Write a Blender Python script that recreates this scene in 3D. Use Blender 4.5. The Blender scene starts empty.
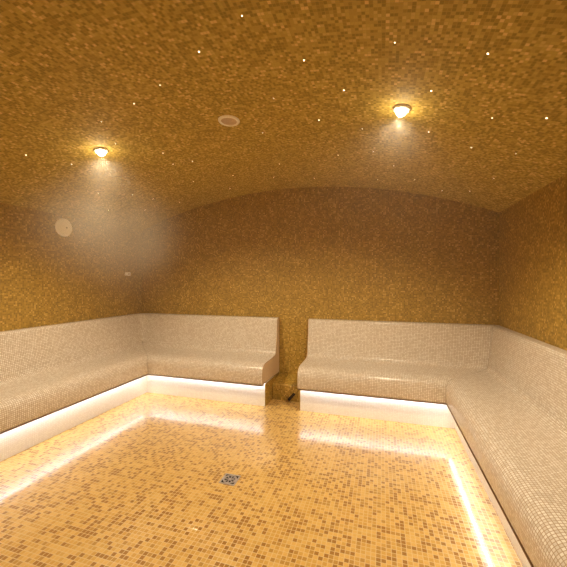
import bpy, bmesh, math, random
from mathutils import Vector, Matrix
random.seed(7)
PI = math.pi
C = bpy.context.scene.collection
sc = bpy.context.scene

# ------------------------------------------------------------------ camera
cam_d = bpy.data.cameras.new('camera')
cam = bpy.data.objects.new('camera', cam_d); C.objects.link(cam)
cam_d.sensor_fit = 'HORIZONTAL'; cam_d.sensor_width = 36.0
cam_d.lens = 325.533 / 567 * 36.0
cam_d.clip_start = 0.02; cam_d.clip_end = 60
cam.location = (0, 0, 1.32)
cam.rotation_euler = (PI/2 - 0.00747, 0, 0.292854)
sc.camera = cam

# ------------------------------------------------------------------ world, exposure
w = bpy.data.worlds.new('world'); sc.world = w; w.use_nodes = True
w.node_tree.nodes['Background'].inputs[0].default_value = (0.9, 0.7, 0.45, 1)
w.node_tree.nodes['Background'].inputs[1].default_value = 0.0
sc.view_settings.view_transform = 'Standard'
sc.view_settings.look = 'None'
sc.view_settings.exposure = 0.0
sc.view_settings.gamma = 1.0
sc.view_settings.use_curve_mapping = False
sc.cycles.use_denoising = True
sc.cycles.max_bounces = 12; sc.cycles.diffuse_bounces = 8; sc.cycles.glossy_bounces = 4
sc.cycles.volume_bounces = 1
sc.cycles.volume_step_rate = 1.5
sc.cycles.sample_clamp_indirect = 6.0

LED_POWER = 12.5            # radiance of the under-bench strips
LED_COL = (0.90, 0.96, 1.08)
LAMP_W = 116.0               # watts of each downlight
LAMP_COL = (1.0, 0.82, 0.58)
HAZE = 0.011

# ------------------------------------------------------------------ room numbers (metres)
XL, XR, YB, YF = -3.145, 1.1115, 3.70, -0.60
ZS, ZA = 1.996, 2.408       # springing and crown of the vault
XM = (XL + XR) / 2
HW = (XR - XL) / 2
RV = (HW*HW + (ZA-ZS)**2) / (2*(ZA-ZS))
ZC = ZA - RV
GL, GR = -1.174, -0.792     # ends of the two benches on the back wall
def vz(x): return ZC + math.sqrt(RV*RV - (x-XM)**2)

# ------------------------------------------------------------------ helpers
def link_obj(name, me, mat=None, parent=None, label=None, cat=None, group=None, kind=None):
    o = bpy.data.objects.new(name, me); C.objects.link(o)
    if mat is not None: me.materials.append(mat)
    if parent is not None: o.parent = parent
    if label: o['label'] = label
    if cat: o['category'] = cat
    if group: o['group'] = group
    if kind: o['kind'] = kind
    return o
def empty(name, loc=(0,0,0), label=None, cat=None, group=None, rot=None):
    o = bpy.data.objects.new(name, None); C.objects.link(o); o.location = loc
    o.empty_display_size = 0.05
    if rot is not None: o.rotation_euler = rot
    if label: o['label'] = label
    if cat: o['category'] = cat
    if group: o['group'] = group
    return o
def mesh_from(name, verts, faces, uvs=None, smooth=None):
    me = bpy.data.meshes.new(name); me.from_pydata(verts, [], faces)
    if uvs is not None:
        ul = me.uv_layers.new(name='UVMap'); i = 0
        for f in uvs:
            for u in f: ul.data[i].uv = u; i += 1
    if smooth is not None:
        for p, s in zip(me.polygons, smooth): p.use_smooth = s
    me.update()
    if smooth is not None: me.set_sharp_from_angle(angle=math.radians(30))
    return me
def lathe(name, prof, seg=48, smooth=True):
    """prof: (radius, z) from the axis out and round; closed with poles where radius is 0"""
    vs, fs = [], []; rings = []
    for r, z in prof:
        if r < 1e-6: rings.append([len(vs)]); vs.append((0,0,z))
        else:
            rings.append(list(range(len(vs), len(vs)+seg)))
            vs += [(r*math.cos(2*PI*k/seg), r*math.sin(2*PI*k/seg), z) for k in range(seg)]
    for a, b in zip(rings, rings[1:]):
        for k in range(seg):
            k2 = (k+1) % seg
            q = []
            for v in (a[k % len(a)], a[k2 % len(a)], b[k2 % len(b)], b[k % len(b)]):
                if v not in q: q.append(v)
            if len(q) > 2: fs.append(q)
    me = bpy.data.meshes.new(name); me.from_pydata(vs, [], fs)
    bm = bmesh.new(); bm.from_mesh(me); bmesh.ops.recalc_face_normals(bm, faces=bm.faces)
    bm.to_mesh(me); bm.free()
    for p in me.polygons: p.use_smooth = smooth
    me.set_sharp_from_angle(angle=math.radians(35)) if smooth else None
    return me
def box_mesh(name, lo, hi, bevel=0.0):
    bm = bmesh.new(); bmesh.ops.create_cube(bm, size=1)
    for v in bm.verts:
        v.co = Vector([lo[i] + (v.co[i]+.5)*(hi[i]-lo[i]) for i in range(3)])
    if bevel: bmesh.ops.bevel(bm, geom=bm.edges[:], offset=bevel, segments=2, affect='EDGES', clamp_overlap=True)
    uv = bm.loops.layers.uv.new('UVMap')
    for f in bm.faces:
        n = f.normal; a = max(range(3), key=lambda i: abs(n[i]))
        for l in f.loops:
            p = l.vert.co; l[uv].uv = ((p.y,p.z),(p.x,p.z),(p.x,p.y))[a]
    me = bpy.data.meshes.new(name); bm.to_mesh(me); bm.free(); return me

# ------------------------------------------------------------------ materials
def new_mat(name):
    m = bpy.data.materials.new(name); m.use_nodes = True
    nt = m.node_tree; return m, nt, nt.nodes['Principled BSDF']
def srgb(r, g, b):
    f = lambda c: (c/255/12.92) if c/255 <= 0.04045 else ((c/255+0.055)/1.055)**2.4
    return (f(r), f(g), f(b), 1)
def plain(name, col, rough=0.5, metal=0.0, coat=0.0):
    m, nt, b = new_mat(name)
    nz = nt.nodes.new('ShaderNodeTexNoise'); nz.inputs['Scale'].default_value = 60
    tc = nt.nodes.new('ShaderNodeTexCoord'); nt.links.new(tc.outputs['Object'], nz.inputs['Vector'])
    mr = nt.nodes.new('ShaderNodeMapRange'); nt.links.new(nz.outputs[0], mr.inputs[0])
    mr.inputs[3].default_value = max(0.02, rough-0.08); mr.inputs[4].default_value = min(1, rough+0.08)
    nt.links.new(mr.outputs[0], b.inputs['Roughness'])
    b.inputs['Base Color'].default_value = col; b.inputs['Metallic'].default_value = metal
    b.inputs['Coat Weight'].default_value = coat
    return m
def mosaic(name, pitch, stops, grout, gw=0.08, rough=0.35, rough_grout=0.7, coat=0.0, coat_rough=0.1,
           patch=0.0, patch_scale=3.0, bump=0.3, wet=False, coat_ior=1.45):
    """square glass mosaic laid on the UV metres of a surface; stops = [(position, colour)]"""
    m, nt, b = new_mat(name); N = nt.nodes.new; L = nt.links.new
    tc = N('ShaderNodeUVMap'); tc.uv_map = 'UVMap'
    s = N('ShaderNodeVectorMath'); s.operation = 'SCALE'; s.inputs['Scale'].default_value = 1/pitch
    L(tc.outputs[0], s.inputs[0])
    fl = N('ShaderNodeVectorMath'); fl.operation = 'FLOOR'; L(s.outputs[0], fl.inputs[0])
    fr = N('ShaderNodeVectorMath'); fr.operation = 'FRACTION'; L(s.outputs[0], fr.inputs[0])
    wn = N('ShaderNodeTexWhiteNoise'); wn.noise_dimensions = '2D'; L(fl.outputs[0], wn.inputs[0])
    val = wn.outputs['Value']
    if patch:
        nz = N('ShaderNodeTexNoise'); nz.noise_dimensions = '2D'; nz.inputs['Scale'].default_value = patch_scale*pitch
        nz.inputs['Detail'].default_value = 3
        L(fl.outputs[0], nz.inputs['Vector'])
        k = N('ShaderNodeMath'); k.operation = 'MULTIPLY_ADD'; L(nz.outputs[0], k.inputs[0])
        k.inputs[1].default_value = patch; k.inputs[2].default_value = -patch/2
        a = N('ShaderNodeMath'); a.operation = 'ADD'; a.use_clamp = True; L(val, a.inputs[0]); L(k.outputs[0], a.inputs[1])
        val = a.outputs[0]
    cr = N('ShaderNodeValToRGB'); cr.color_ramp.interpolation = 'CONSTANT'
    el = cr.color_ramp.elements
    while len(el) < len(stops): el.new(0.5)
    for e, (p, c) in zip(el, stops): e.position = p; e.color = c
    L(val, cr.inputs[0])
    # grout mask: distance to the nearest tile edge
    sep = N('ShaderNodeSeparateXYZ'); L(fr.outputs[0], sep.inputs[0])
    ed = []
    for ax in (0, 1):
        q = N('ShaderNodeMath'); q.operation = 'SUBTRACT'; L(sep.outputs[ax], q.inputs[0]); q.inputs[1].default_value = .5
        r = N('ShaderNodeMath'); r.operation = 'ABSOLUTE'; L(q.outputs[0], r.inputs[0]); ed.append(r)
    mx = N('ShaderNodeMath'); mx.operation = 'MAXIMUM'; L(ed[0].outputs[0], mx.inputs[0]); L(ed[1].outputs[0], mx.inputs[1])
    mr = N('ShaderNodeMapRange'); mr.interpolation_type = 'SMOOTHSTEP'; L(mx.outputs[0], mr.inputs[0])
    mr.inputs[1].default_value = .5-gw; mr.inputs[2].default_value = .5-gw*.6
    mix = N('ShaderNodeMix'); mix.data_type = 'RGBA'
    L(mr.outputs[0], mix.inputs[0]); L(cr.outputs[0], mix.inputs[6]); mix.inputs[7].default_value = grout
    L(mix.outputs[2], b.inputs['Base Color'])
    ro = N('ShaderNodeMapRange'); L(mr.outputs[0], ro.inputs[0])
    ro.inputs[3].default_value = rough; ro.inputs[4].default_value = rough_grout
    L(ro.outputs[0], b.inputs['Roughness'])
    # each tile sits a hair out of true, and the grout is sunk
    inv = N('ShaderNodeMath'); inv.operation = 'SUBTRACT'; inv.inputs[0].default_value = 1; L(mr.outputs[0], inv.inputs[1])
    hv = N('ShaderNodeMath'); hv.operation = 'MULTIPLY_ADD'; L(wn.outputs['Value'], hv.inputs[0]); hv.inputs[1].default_value = .25; L(inv.outputs[0], hv.inputs[2])
    bp = N('ShaderNodeBump'); bp.inputs['Strength'].default_value = bump; bp.inputs['Distance'].default_value = .001
    L(hv.outputs[0], bp.inputs['Height']); L(bp.outputs[0], b.inputs['Normal'])
    b.inputs['Coat Weight'].default_value = coat; b.inputs['Coat Roughness'].default_value = coat_rough
    b.inputs['Coat IOR'].default_value = coat_ior
    if wet:   # a film of water with soft ripples and drier patches
        wz = N('ShaderNodeTexNoise'); wz.inputs['Scale'].default_value = 2.3; wz.inputs['Detail'].default_value = 4
        L(tc.outputs[0], wz.inputs['Vector'])
        wr = N('ShaderNodeMapRange'); L(wz.outputs[0], wr.inputs[0]); wr.inputs[1].default_value = .35; wr.inputs[2].default_value = .65
        wr.inputs[3].default_value = coat_rough*.6; wr.inputs[4].default_value = coat_rough*1.7
        L(wr.outputs[0], b.inputs['Coat Roughness'])
        rz = N('ShaderNodeTexNoise'); rz.inputs['Scale'].default_value = 38; rz.inputs['Detail'].default_value = 2
        L(tc.outputs[0], rz.inputs['Vector'])
        b2 = N('ShaderNodeBump'); b2.inputs['Strength'].default_value = .12; b2.inputs['Distance'].default_value = .002
        L(rz.outputs[0], b2.inputs['Height']); L(bp.outputs[0], b2.inputs['Normal'])
        L(b2.outputs[0], b.inputs['Coat Normal'])
    return m
BR = [srgb(126,94,20), srgb(152,115,30), srgb(172,132,46), srgb(138,104,24), srgb(190,150,62), srgb(160,122,34)]
CE = [srgb(146,118,36), srgb(180,146,54), srgb(200,165,72), srgb(162,130,42), srgb(220,182,92), srgb(190,156,60)]
def tint(cols, f): return [tuple(min(.95, c[i]*f[i]) for i in range(3)) + (1,) for c in cols]
BR = tint(BR, (1.16, 1.28, 1.9)); CE = tint(CE, (1.02, 1.13, 1.7))
M = {}
M['wall'] = mosaic('brown_wall_mosaic', .015, [(0,BR[0]),(.2,BR[1]),(.42,BR[3]),(.62,BR[5]),(.78,BR[2]),(.93,BR[4])],
                   BR[5], gw=.07, rough=.55, bump=.35, patch=.35, patch_scale=6)
M['ceiling'] = mosaic('brown_ceiling_mosaic', .015, [(0,CE[0]),(.22,CE[3]),(.42,CE[1]),(.64,CE[5]),(.82,CE[2]),(.95,CE[4])],
                   CE[1], gw=.07, rough=.8, bump=.25, patch=.5, patch_scale=8)
M['bench'] = mosaic('cream_bench_mosaic', .0145, [(0,srgb(228,220,206)),(.3,srgb(238,233,222)),(.7,srgb(218,209,194))],
                   srgb(174,152,122), gw=.14, rough=.25, bump=.5)
M['floor'] = mosaic('honey_floor_mosaic', .024, [(0,srgb(176,126,42)),(.20,srgb(202,154,64)),(.36,srgb(226,182,90)),(.6,srgb(236,195,106)),(.85,srgb(222,175,82))],
                   srgb(240,212,156), gw=.09, rough=.35, coat=1.0, coat_rough=.125, coat_ior=2.0, bump=.35, patch=.7, patch_scale=5, wet=True)
M['kick'] = mosaic('white_kickboard_mosaic', .0145, [(0,srgb(238,234,226)),(.5,srgb(243,240,232))],
                   srgb(226,220,208), gw=.08, rough=.3, bump=.2)
M['cap'] = plain('beige_end_panel', srgb(214,190,156), .4)
M['edge'] = plain('brown_trim_and_lip_shade', srgb(120,88,52), .5)  # end panel edging, also the painted shade line under the seat lip
M['white'] = plain('white_plastic', srgb(250,246,238), .4)
M['grille'] = plain('grey_beige_grille', srgb(200,178,152), .6)
M['dark'] = plain('dark_hole', srgb(30,22,16), .8)
M['steel'] = plain('brushed_steel', srgb(205,200,200), .45, .6)
M['chan'] = plain('aluminium_channel', srgb(225,220,210), .4)
def emit(name, col, strength):
    m, nt, b = new_mat(name)
    b.inputs['Base Color'].default_value = (.8,.8,.8,1)
    b.inputs['Emission Color'].default_value = (*col, 1); b.inputs['Emission Strength'].default_value = strength
    return m
M['led'] = emit('led_strip_light', LED_COL, LED_POWER)
M['lamp'] = emit('downlight_glow', (1.0,.80,.48), 30)
M['star'] = emit('star_point_glow', (1.0,.84,.58), 7)

# ------------------------------------------------------------------ setting
def quad_grid(name, x0, x1, y0, y1, f, nx, ny, flip=False):
    vs, fs, uv = [], [], []
    for j in range(ny+1):
        for i in range(nx+1):
            vs.append(f(x0+(x1-x0)*i/nx, y0+(y1-y0)*j/ny))
    P = lambda i, j: (x0+(x1-x0)*i/nx, y0+(y1-y0)*j/ny)
    for j in range(ny):
        for i in range(nx):
            q = [(i,j),(i+1,j),(i+1,j+1),(i,j+1)]
            if flip: q = q[::-1]
            fs.append([b*(nx+1)+a for a, b in q]); uv.append([P(a,b) for a, b in q])
    return vs, fs, uv
T = .12   # shell thickness, outwards
def slab(name, lo, hi, mat):
    o = link_obj(name, box_mesh(name, lo, hi), mat, kind='structure'); return o
slab('floor', (XL-T, YF-T, -T), (XR+T, YB+T, 0), M['floor'])
slab('wall_left', (XL-T, YF-T, 0), (XL, YB+T, ZS+.10), M['wall'])
slab('wall_right', (XR, YF-T, 0), (XR+T, YB+T, ZS+.10), M['wall'])
def gable(name, y0, y1):
    """end wall whose top follows the vault"""
    n = 48; xs = [XL + (XR-XL)*i/n for i in range(n+1)]
    prof = [(XL,0)] + [(x, vz(x)+.05) for x in xs] + [(XR,0)]
    k = len(prof); vs = [(x,y0,z) for x,z in prof] + [(x,y1,z) for x,z in prof]
    fs = [list(range(k)), list(range(2*k-1,k-1,-1))]
    for i in range(k): fs.append([i,(i+k),((i+1)%k)+k,(i+1)%k])
    uv = [[(vs[i][0],vs[i][2]) for i in f] for f in fs]
    me = mesh_from(name, vs, fs, uv)
    bm = bmesh.new(); bm.from_mesh(me); bmesh.ops.recalc_face_normals(bm, faces=bm.faces); bm.to_mesh(me); bm.free()
    link_obj(name, me, M['wall'], kind='structure')
gable('wall_back', YB, YB+T); gable('wall_front', YF-T, YF)
def ceiling():
    n = 96; a0 = math.asin(HW/RV)
    vs, fs, uv, sm = [], [], [], []
    for R_, in ((RV,),(RV+T,)):
        for i in range(n+1):
            a = -a0 + 2*a0*i/n
            for y in (YF-T, YB+T): vs.append((XM+R_*math.sin(a), y, ZC+R_*math.cos(a)))
    o = 2*(n+1)
    for i in range(n):
        u0, u1 = RV*(-a0+2*a0*i/n), RV*(-a0+2*a0*(i+1)/n)
        a, b, c_, d_ = 2*i, 2*i+2, 2*i+3, 2*i+1
        fs.append([a,d_,c_,b]); uv.append([(u0,YF),(u0,YB),(u1,YB),(u1,YF)]); sm.append(True)
        fs.append([a+o,b+o,c_+o,d_+o]); uv.append([(0,0)]*4); sm.append(True)
        for q in ([a,b,b+o,a+o],[d_,d_+o,c_+o,c_]): fs.append(q); uv.append([(0,0)]*4); sm.append(False)
    for e in (0, 2*n): fs.append([e,e+o,e+1+o,e+1]); uv.append([(0,0)]*4); sm.append(False)
    link_obj('ceiling', mesh_from('ceiling', vs, fs, uv, sm), M['ceiling'], kind='structure')
ceiling()

# ------------------------------------------------------------------ benches
def arc2(cx, cy, r, a0, a1, n):
    return [(cx+r*math.cos(math.radians(a0+(a1-a0)*i/n)), cy+r*math.sin(math.radians(a0+(a1-a0)*i/n))) for i in range(n+1)]
def bezier(p0, p1, p2, p3, n):
    o = []
    for i in range(n+1):
        t = i/n; s = 1-t
        o.append(tuple(s**3*p0[k]+3*s*s*t*p1[k]+3*s*t*t*p2[k]+t**3*p3[k] for k in (0,1)))
    return o
G = .004   # gap to the wall behind
# profile: (offset from the wall, height)
top = [(G,.885)] + arc2(.052,.859,.026,90,0,5)
back_face = top + [(.090,.70),(.110,.60)]
split_pt = (.122,.535)
back_face.append(split_pt)
sw = bezier(split_pt, (.127,.478), (.150,.467), (.27,.463), 14)
seat_face = sw + [(.40,.460)] + bezier((.47,.459),(.552,.452),(.576,.415),(.576,.345),10) + [(.572,.29)] + bezier((.568,.262),(.562,.244),(.556,.240),(.549,.240),4) + [(.5455,.245),(.545,.258)]
seat_under = [(G,.236)]
KO = .482   # kickboard face
def sweep(name, face, under, side, run, mat, r0=0.0, parent=None, close_start=True, close_end=True, label=None, flatuv=False):
    """closed prism of the profile (face + under) along one arm of an L, mitred (or rounded, r0) at the corner.
       side: -1 left bench, +1 right bench; run: 'side' or 'back'"""
    poly = face + under; n = len(poly)
    cumf = [0]
    for a, b in zip(poly, poly[1:]+poly[:1]): cumf.append(cumf[-1]+math.hypot(b[0]-a[0], b[1]-a[1]))
    cx = XL if side < 0 else XR; sg = 1 if side < 0 else -1
    xe = GL if side < 0 else GR
    seam = .025 if name == 'led_strip' else .0022 if (name == 'seat' or (name == 'backrest' and side > 0)) else 0
    rows = []   # stations along the path: each a list of points and a length
    def corner_pts(o, z):
        return [((x + (sg*seam if run == 'back' else 0)), (y - (seam if run == 'side' else 0)), zz) for x, y, zz in corner_raw(o, z)]
    def corner_raw(o, z):
        """points from the arm's last straight station to the 45 degree mitre line"""
        if r0 > 0 and o < r0:
            ro = r0-o; ccx, ccy = cx+sg*r0, YB-r0; out = []
            for i in range(6):
                a = (45/5)*i
                if run == 'side': ang = a;  # from the wall side round to the diagonal
                else: ang = 90-a
                out.append((ccx - sg*ro*math.cos(math.radians(ang)), ccy + ro*math.sin(math.radians(ang)), z))
            return out
        s = Vector((cx+sg*max(o,r0), YB-o, 0)) if run == 'back' else Vector((cx+sg*o, YB-max(o,r0), 0))
        e = Vector((cx+sg*o, YB-o, 0))
        return [(*(s.lerp(e, i/5)).xy, z) for i in range(6)]
    st = 6 if r0 > 0 else 1
    ystart = YF + .005
    for k in range(1+st):
        row = []
        for (o, z) in poly:
            if k == 0: p = (cx+sg*o, ystart, z) if run == 'side' else (xe, YB-o, z)
            else:
                cp = corner_pts(o, z); p = cp[k-1] if st > 1 else cp[-1]
            row.append(p)
        rows.append(row)
    vs = [p for r in rows for p in r]
    # length coordinate measured on the world axis so tiles keep their size
    def ucoord(k, j):
        p = rows[k][j]
        base = p[1] if run == 'side' else p[0]
        if st > 1 and k > 1:
            q = rows[1][j]; 
            base = (q[1] if run == 'side' else q[0]) + (1 if run == 'side' else sg*-1)*(Vector(p)-Vector(q)).length
        return base
    fs, uv, sm = [], [], []
    nf = len(face)
    for k in range(len(rows)-1):
        for j in range(n):
            j2 = (j+1) % n
            fs.append([k*n+j, k*n+j2, (k+1)*n+j2, (k+1)*n+j])
            uv.append([(ucoord(k,j),cumf[j]),(ucoord(k,j2),cumf[j+1]),(ucoord(k+1,j2),cumf[j+1]),(ucoord(k+1,j),cumf[j])])
            sm.append(j < nf-1)
    fs.append(list(range(n))); uv.append([(o,z) for o,z in poly]); sm.append(False)
    b0 = (len(rows)-1)*n
    fs.append(list(range(b0+n-1, b0-1, -1))); uv.append([poly[i] for i in range(n-1,-1,-1)]); sm.append(False)
    me = mesh_from(name, vs, fs, uv, sm)
    bm = bmesh.new(); bm.from_mesh(me); bmesh.ops.recalc_face_normals(bm, faces=bm.faces); bm.to_mesh(me); bm.free()
    me.set_sharp_from_angle(angle=math.radians(30))
    o = link_obj(name, me, mat, parent)
    if label: o['label'] = label
    return o
def rect(o0, z0, o1, z1): return [(o0,z1),(o1,z1),(o1,z0)], [(o0,z0)]
def bench(side, label):
    t = empty('corner_bench', (0,0,0), label, 'bench', 'cream mosaic benches along the walls')
    for run in ('side', 'back'):
        r0 = .17 if side < 0 else 0
        sweep('backrest', back_face, [(G, split_pt[1])], side, run, M['bench'], r0, t)
        sweep('seat', seat_face, [(G,.258),(G,split_pt[1]-.001)], side, run, M['bench'], 0, t)
        f, u = rect(.10, 0.001, KO, .257)
        k = sweep('kickboard', f, u, side, run, M['kick'], 0, t, label='white kickboard set back under the seat')
        f, u = rect(.530, .2375, .5405, .2570)
        s = sweep('led_strip', f, u, side, run, M['led'], 0, t, label='glowing white light strip under the seat lip')
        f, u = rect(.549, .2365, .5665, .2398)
        sweep('lip_shade', f, u, side, run, M['edge'], 0, t, label='thin brown strip standing in for the shade under the seat lip')  # no real trim: brown strip added as the shadow line below the lip
    xe = GL if side < 0 else GR; a, b = sorted((xe-.0 , xe+(.005 if side < 0 else -.005)))
    ke = link_obj('kick_end_panel', box_mesh('kick_end_panel', (a, YB-KO-.001, .001), (b, YB-G, .234)), M['wall'], t)
    ke['label'] = 'brown mosaic end of the bench base'
    # end panel on the back-wall arm: plate following the whole profile
    xe = GL if side < 0 else GR; th = .006 * (1 if side < 0 else -1)
    prof = back_face[:-1] + seat_face + [(G,.236)]
    n = len(prof); vs = [(xe+.0005*(1 if side<0 else -1), YB-o, z) for o,z in prof] + [(xe+th, YB-o, z) for o,z in prof]
    fs = [list(range(n)), list(range(2*n-1,n-1,-1))] + [[i,(i+1)%n,(i+1)%n+n,i+n] for i in range(n)]
    uv = [[(vs[i][1],vs[i][2]) for i in f] for f in fs]
    me = mesh_from('end_panel', vs, fs, uv)
    bm = bmesh.new(); bm.from_mesh(me); bmesh.ops.recalc_face_normals(bm, faces=bm.faces); bm.to_mesh(me); bm.free()
    ep = link_obj('end_panel', me, M['cap'], t); ep['label'] = 'smooth beige end panel'
    # thin edging round the panel
    ring_i = [(o,z) for o,z in prof]
    cxm = sum(o for o,_ in prof)/n; 
    vs, fs = [], []
    xa, xb = xe+th*1.0, xe+th*1.35
    def inset(i):
        a = Vector(prof[i-1]); b_ = Vector(prof[i]); c_ = Vector(prof[(i+1)%n])
        d1 = (b_-a).normalized(); d2 = (c_-b_).normalized(); nn = Vector((-(d1.y+d2.y), d1.x+d2.x))
        if nn.length < 1e-6: nn = Vector((0,1))
        nn.normalize(); return b_ - nn*-0.004*-1
    area = sum(prof[i-1][0]*prof[i][1]-prof[i][0]*prof[i-1][1] for i in range(n))
    for i in range(n):
        p = Vector(prof[i]); q = inset(i)
        if area > 0: q = p + (p-q)
        for x in (xa, xb): vs += [(x, YB-p.x, p.y), (x, YB-q.x, q.y)]
    for i in range(n):
        j = (i+1) % n; a, b_ = 4*i, 4*j
        fs += [[a+2,a+3,b_+3,b_+2],[a,a+2,b_+2,b_],[a+1,b_+1,b_+3,a+3],[a,b_,b_+1,a+1]]
    me = mesh_from('edge_trim', vs, fs)
    bm = bmesh.new(); bm.from_mesh(me); bmesh.ops.recalc_face_normals(bm, faces=bm.faces); bm.to_mesh(me); bm.free()
    et = link_obj('edge_trim', me, M['edge'], ep)
    return t
bench(-1, 'long cream mosaic corner bench on the left, its beige end panel facing the gap')
bench(+1, 'long cream mosaic corner bench on the right, running along the right wall')

# ------------------------------------------------------------------ steam outlet between the benches
so = empty('steam_outlet', ((GL+GR)/2, YB-.13, 0), 'low brown mosaic steam outlet box in the gap between the two benches', 'steam outlet')
def outlet():
    x0, x1 = GL+.012, GR-.012; y0, y1 = YB-.262, YB-.004; ox, oy = so.location.x, so.location.y
    pr = [(y0,.001),(y0,.165),(y0+.015,.18),(y1,.225),(y1,.001)]
    vs = [(x0-ox,y-oy,z) for y,z in pr]+[(x1-ox,y-oy,z) for y,z in pr]; n = 5
    fs = [list(range(n)), list(range(2*n-1,n-1,-1))]+[[i,(i+1)%n,(i+1)%n+n,i+n] for i in range(n)]
    cum = [0,.16,.18,.42,.6,.8]
    uv = [[(vs[i][1],vs[i][2]) for i in f] for f in fs[:2]]
    for i in range(n): uv.append([(x0,cum[i]),(x0,cum[i+1]),(x1,cum[i+1]),(x1,cum[i])])
    me = mesh_from('outlet_box', vs, fs, uv)
    bm = bmesh.new(); bm.from_mesh(me); bmesh.ops.recalc_face_normals(bm, faces=bm.faces); bm.to_mesh(me); bm.free()
    link_obj('outlet_box', me, M['wall'], so)
    # slanted dark nozzle slot on the front face
    px, pz, L_, W_ = -.945, .050, .105, .030
    me = box_mesh('nozzle', (-L_/2, -.004, -W_/2), (L_/2, .004, W_/2), .002)
    nz = link_obj('nozzle', me, M['dark'], so); nz.location = (px-ox, y0-oy-.003, pz); nz.rotation_euler = (0,-math.radians(48),0)
    nz['label'] = 'dark slanted steam slot'
outlet()

# ------------------------------------------------------------------ floor drain
def drain():
    t = empty('floor_drain', (-.963, 1.96, 0), 'small square steel drain grate in the middle of the honey mosaic floor', 'drain')
    a = .055
    bm = bmesh.new()
    def add(lo, hi):
        r = bmesh.ops.create_cube(bm, size=1)
        for v in r['verts']: v.co = Vector([lo[i]+(v.co[i]+.5)*(hi[i]-lo[i]) for i in range(3)])
    for lo, hi in (((-a,-a,.0),(a,-a+.010,.004)),((-a,a-.010,0),(a,a,.004)),((-a,-a+.010,0),(-a+.010,a-.010,.004)),((a-.010,-a+.010,0),(a,a-.010,.004))): add(lo,hi)
    me = bpy.data.meshes.new('frame'); bm.to_mesh(me); bm.free(); link_obj('frame', me, M['steel'], t)
    link_obj('sump', box_mesh('sump', (-a+.008,-a+.008,.0002),(a-.008,a-.008,.001)), M['dark'], t)
    # round plate with slots: rings of steel joined by bars
    bm = bmesh.new()
    def ring(r0, r1, z0, z1, a0=0, a1=360, n=10):
        pts = []
        for i in range(n+1):
            th = math.radians(a0+(a1-a0)*i/n); pts.append((math.cos(th), math.sin(th)))
        v = [[bm.verts.new((r*c, r*s, z)) for c, s in pts] for r, z in ((r0,z0),(r1,z0),(r1,z1),(r0,z1))]
        for i in range(n):
            for k in range(4): bm.faces.new([v[k][i], v[k][i+1], v[(k+1)%4][i+1], v[(k+1)%4][i]])
        for e in (0, n): bm.faces.new([v[k][e] for k in range(4)])
    for q in range(4): ring(.036, .046, .0012, .0045, q*90, q*90+90)
    for q in range(4): ring(.0, .011, .0012, .0045, q*90+1, q*90+89)
    for q in range(8): ring(.011, .037, .0012, .004, q*45-8, q*45+8, 3)
    bmesh.ops.recalc_face_normals(bm, faces=bm.faces)
    me = bpy.data.meshes.new('grate'); bm.to_mesh(me); bm.free(); link_obj('grate', me, M['steel'], t)
drain()

# ------------------------------------------------------------------ ceiling and wall fixtures
def on_vault(x): return vz(x), math.asin((x-XM)/RV)    # height and tilt about Y of the inward normal
def downlight(x, y, label):
    z, a = on_vault(x)
    t = empty('downlight', (x, y, z), label, 'ceiling light', 'round warm downlights in the ceiling', rot=(0, a, 0))
    link_obj('trim_ring', lathe('trim_ring', [(.031,-.001),(.031,-.012),(.036,-.015),(.044,-.013),(.050,-.006),(.051,0.0),(.031,0.0)]), M['white'], t)
    link_obj('lens', lathe('lens', [(0,-.002),(.0305,-.002),(.0305,-.014),(.028,-.024),(.023,-.034),(.013,-.042),(0,-.045)]), M['lamp'], t)
    ld = bpy.data.lights.new('lamp_light', 'SPOT'); ld.spot_size = math.radians(150); ld.spot_blend = .7; ld.energy = LAMP_W; ld.color = LAMP_COL; ld.shadow_soft_size = .025
    lo = bpy.data.objects.new('lamp_light', ld); C.objects.link(lo); lo.parent = t; lo.location = (0,0,-.058)
    gd = bpy.data.lights.new('lens_light', 'POINT'); gd.energy = 1.3; gd.color = LAMP_COL; gd.shadow_soft_size = .012
    go = bpy.data.objects.new('lens_light', gd); C.objects.link(go); go.parent = t; go.location = (0,0,-.053)
    return t
downlight(-2.045, 1.975, 'bright round downlight on the left of the ceiling, above the steam cloud')
downlight(.108, 1.962, 'bright round downlight on the right of the ceiling')
def speaker(x, y):
    z, a = on_vault(x)
    t = empty('ceiling_speaker', (x, y, z), 'white rimmed round speaker set in the ceiling between the two downlights', 'speaker', rot=(0, a, 0))
    link_obj('rim', lathe('rim', [(.054,0),(.054,-.008),(.058,-.011),(.068,-.009),(.073,-.003),(.073,0)]), M['white'], t)
    # perforated grille: ribs of concentric rings in a shallow dome
    pr = [(0,-.010)]
    for i in range(1,18):
        r = .054*i/17; pr.append((r, -.010+.004*(i/17)**2+(.0012 if i % 2 else 0)))
    pr += [(.054,-.001),(0,-.001)]
    link_obj('grille', lathe('grille', pr), M['grille'], t)
speaker(-.993, 2.013)
def wall_disc():
    t = empty('wall_disc', (XL, 2.568, 1.873), 'pale round disc cover with a small dark centre hole on the left wall', 'cover', rot=(0, PI/2, 0))
    link_obj('cover', lathe('cover', [(0,.014),(.070,.013),(.086,.010),(.093,.004),(.094,0),(0,0)]), M['white'], t)
    h = link_obj('screw_hole', lathe('screw_hole', [(0,.0165),(.006,.0165),(.006,.012),(0,.012)], 16), M['dark'], t); h.location = (0,.022,0) 
wall_disc()
def sensor():
    t = empty('wall_sensor', (XL, 3.44, 1.412), 'tiny pale rectangular sensor on the left wall near the back corner', 'sensor')
    link_obj('housing', box_mesh('housing', (0,-.045,-.022),(.022,.045,.022), .006), M['white'], t)
    link_obj('probe', box_mesh('probe', (.022,-.012,-.010),(.030,.030,.008), .002), M['grille'], t)
sensor()
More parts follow.
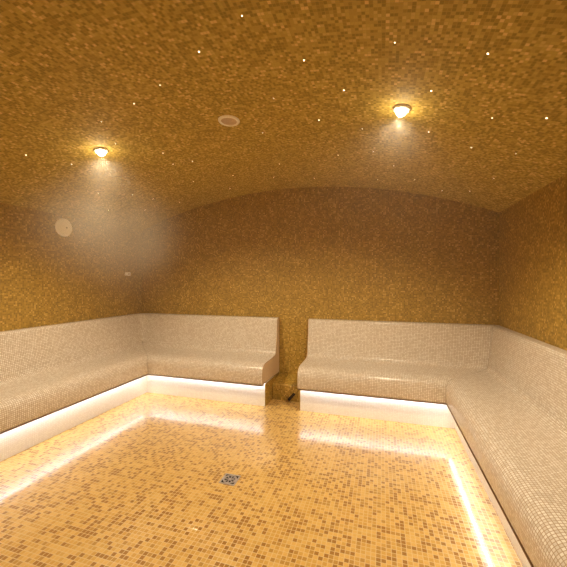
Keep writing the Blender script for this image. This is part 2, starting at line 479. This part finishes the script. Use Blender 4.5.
stars = [(-1.178,1.536),(-1.435,1.63),(-1.752,1.697),(-1.892,1.96),(-2.448,1.711),(-2.359,1.996),(-1.712,2.268),(-1.773,2.487),(-0.541,1.214),(-0.829,1.366),(-0.356,1.517),(-0.61,1.82),(-0.197,1.781),(-0.395,2.114),(-0.835,2.243),(-0.126,2.241),(-0.35,2.735),(-0.911,2.891),(-1.602,2.526),(-1.445,3.018),(-1.085,3.245),(-0.679,3.37),(-1.859,2.95),(-1.65,3.369),(-0.04,3.358),(-0.065,2.631),(0.05,1.43),(0.404,1.486),(0.235,1.774),(0.56,1.98),(0.773,1.907),(0.281,2.232),(0.556,2.38),(0.796,2.357),(0.096,2.917),(0.818,2.848),(0.289,3.232),(0.554,3.433),(0.755,3.284),(-2.637,2.514),(-2.479,2.785),(-2.425,3.039),(-2.869,2.868),(-2.679,3.215),(-2.309,3.362)]
bright = {4, 5, 9, 10, 12, 13, 18, 27, 28, 30, 31, 32, 37}
def star_mesh(r): return lathe('star_light', [(0,-.0035),(r*.6,-.003),(r*.9,-.0018),(r,0),(0,0)], 12)
sm_small, sm_big = star_mesh(.0022), star_mesh(.0033)
for m_ in (sm_small, sm_big): m_.materials.append(M['star'])
for i, (x, y) in enumerate(stars):
    z, a = on_vault(x)
    o = bpy.data.objects.new('star_light', sm_big if i in bright else sm_small); C.objects.link(o)
    o.location = (x, y, z); o.rotation_euler = (0, a, 0)
    o['label'] = 'pinpoint white star light set in the brown mosaic ceiling'
    o['category'] = 'star light'; o['group'] = 'pinpoint star lights in the ceiling'

# ------------------------------------------------------------------ steam
def steam():
    m = bpy.data.materials.new('steam'); m.use_nodes = True; nt = m.node_tree
    nt.nodes.clear(); N = nt.nodes.new; L = nt.links.new
    out = N('ShaderNodeOutputMaterial'); vol = N('ShaderNodeVolumePrincipled')
    vol.inputs['Color'].default_value = (1,.94,.78,1); vol.inputs['Anisotropy'].default_value = 0.0
    L(vol.outputs[0], out.inputs['Volume'])
    geo = N('ShaderNodeNewGeometry')
    acc = None
    for (cx, cy, cz, rx, ry, rz, k) in [(-2.5,2.55,1.82,.85,1.1,.65,.36),(-2.8,3.0,1.7,.9,1.0,.8,.3),(-2.045,1.975,2.26,.4,.4,.35,.035),(.108,1.962,2.25,.4,.4,.35,.035)]:  # last two: puffs added round the downlights to imitate their lens glow
        sub = N('ShaderNodeVectorMath'); sub.operation = 'SUBTRACT'; L(geo.outputs['Position'], sub.inputs[0]); sub.inputs[1].default_value = (cx,cy,cz)
        dv = N('ShaderNodeVectorMath'); dv.operation = 'DIVIDE'; L(sub.outputs[0], dv.inputs[0]); dv.inputs[1].default_value = (rx,ry,rz)
        ln = N('ShaderNodeVectorMath'); ln.operation = 'LENGTH'; L(dv.outputs[0], ln.inputs[0])
        mr = N('ShaderNodeMapRange'); mr.interpolation_type = 'SMOOTHSTEP'; L(ln.outputs['Value'], mr.inputs[0])
        mr.inputs[1].default_value = 0; mr.inputs[2].default_value = 1; mr.inputs[3].default_value = k; mr.inputs[4].default_value = 0
        if acc is None: acc = mr.outputs[0]
        else:
            ad = N('ShaderNodeMath'); ad.operation = 'ADD'; L(acc, ad.inputs[0]); L(mr.outputs[0], ad.inputs[1]); acc = ad.outputs[0]
    nz = N('ShaderNodeTexNoise'); nz.inputs['Scale'].default_value = 2.4; nz.inputs['Detail'].default_value = 2; L(geo.outputs['Position'], nz.inputs['Vector'])
    nr = N('ShaderNodeMapRange'); L(nz.outputs[0], nr.inputs[0]); nr.inputs[1].default_value = .3; nr.inputs[2].default_value = .7; nr.inputs[3].default_value = .4; nr.inputs[4].default_value = 1.5
    mu = N('ShaderNodeMath'); mu.operation = 'MULTIPLY'; L(acc, mu.inputs[0]); L(nr.outputs[0], mu.inputs[1])
    ad = N('ShaderNodeMath'); ad.operation = 'ADD'; L(mu.outputs[0], ad.inputs[0]); ad.inputs[1].default_value = HAZE
    L(ad.outputs[0], vol.inputs['Density'])
    me = box_mesh('steam', (XL+.001, YF+.001, .95), (XR-.001, YB-.001, ZA+.02))
    link_obj('steam', me, m, label='thin warm steam hanging in the room, thickest in the back left corner under the ceiling', cat='steam', kind='stuff')
steam()
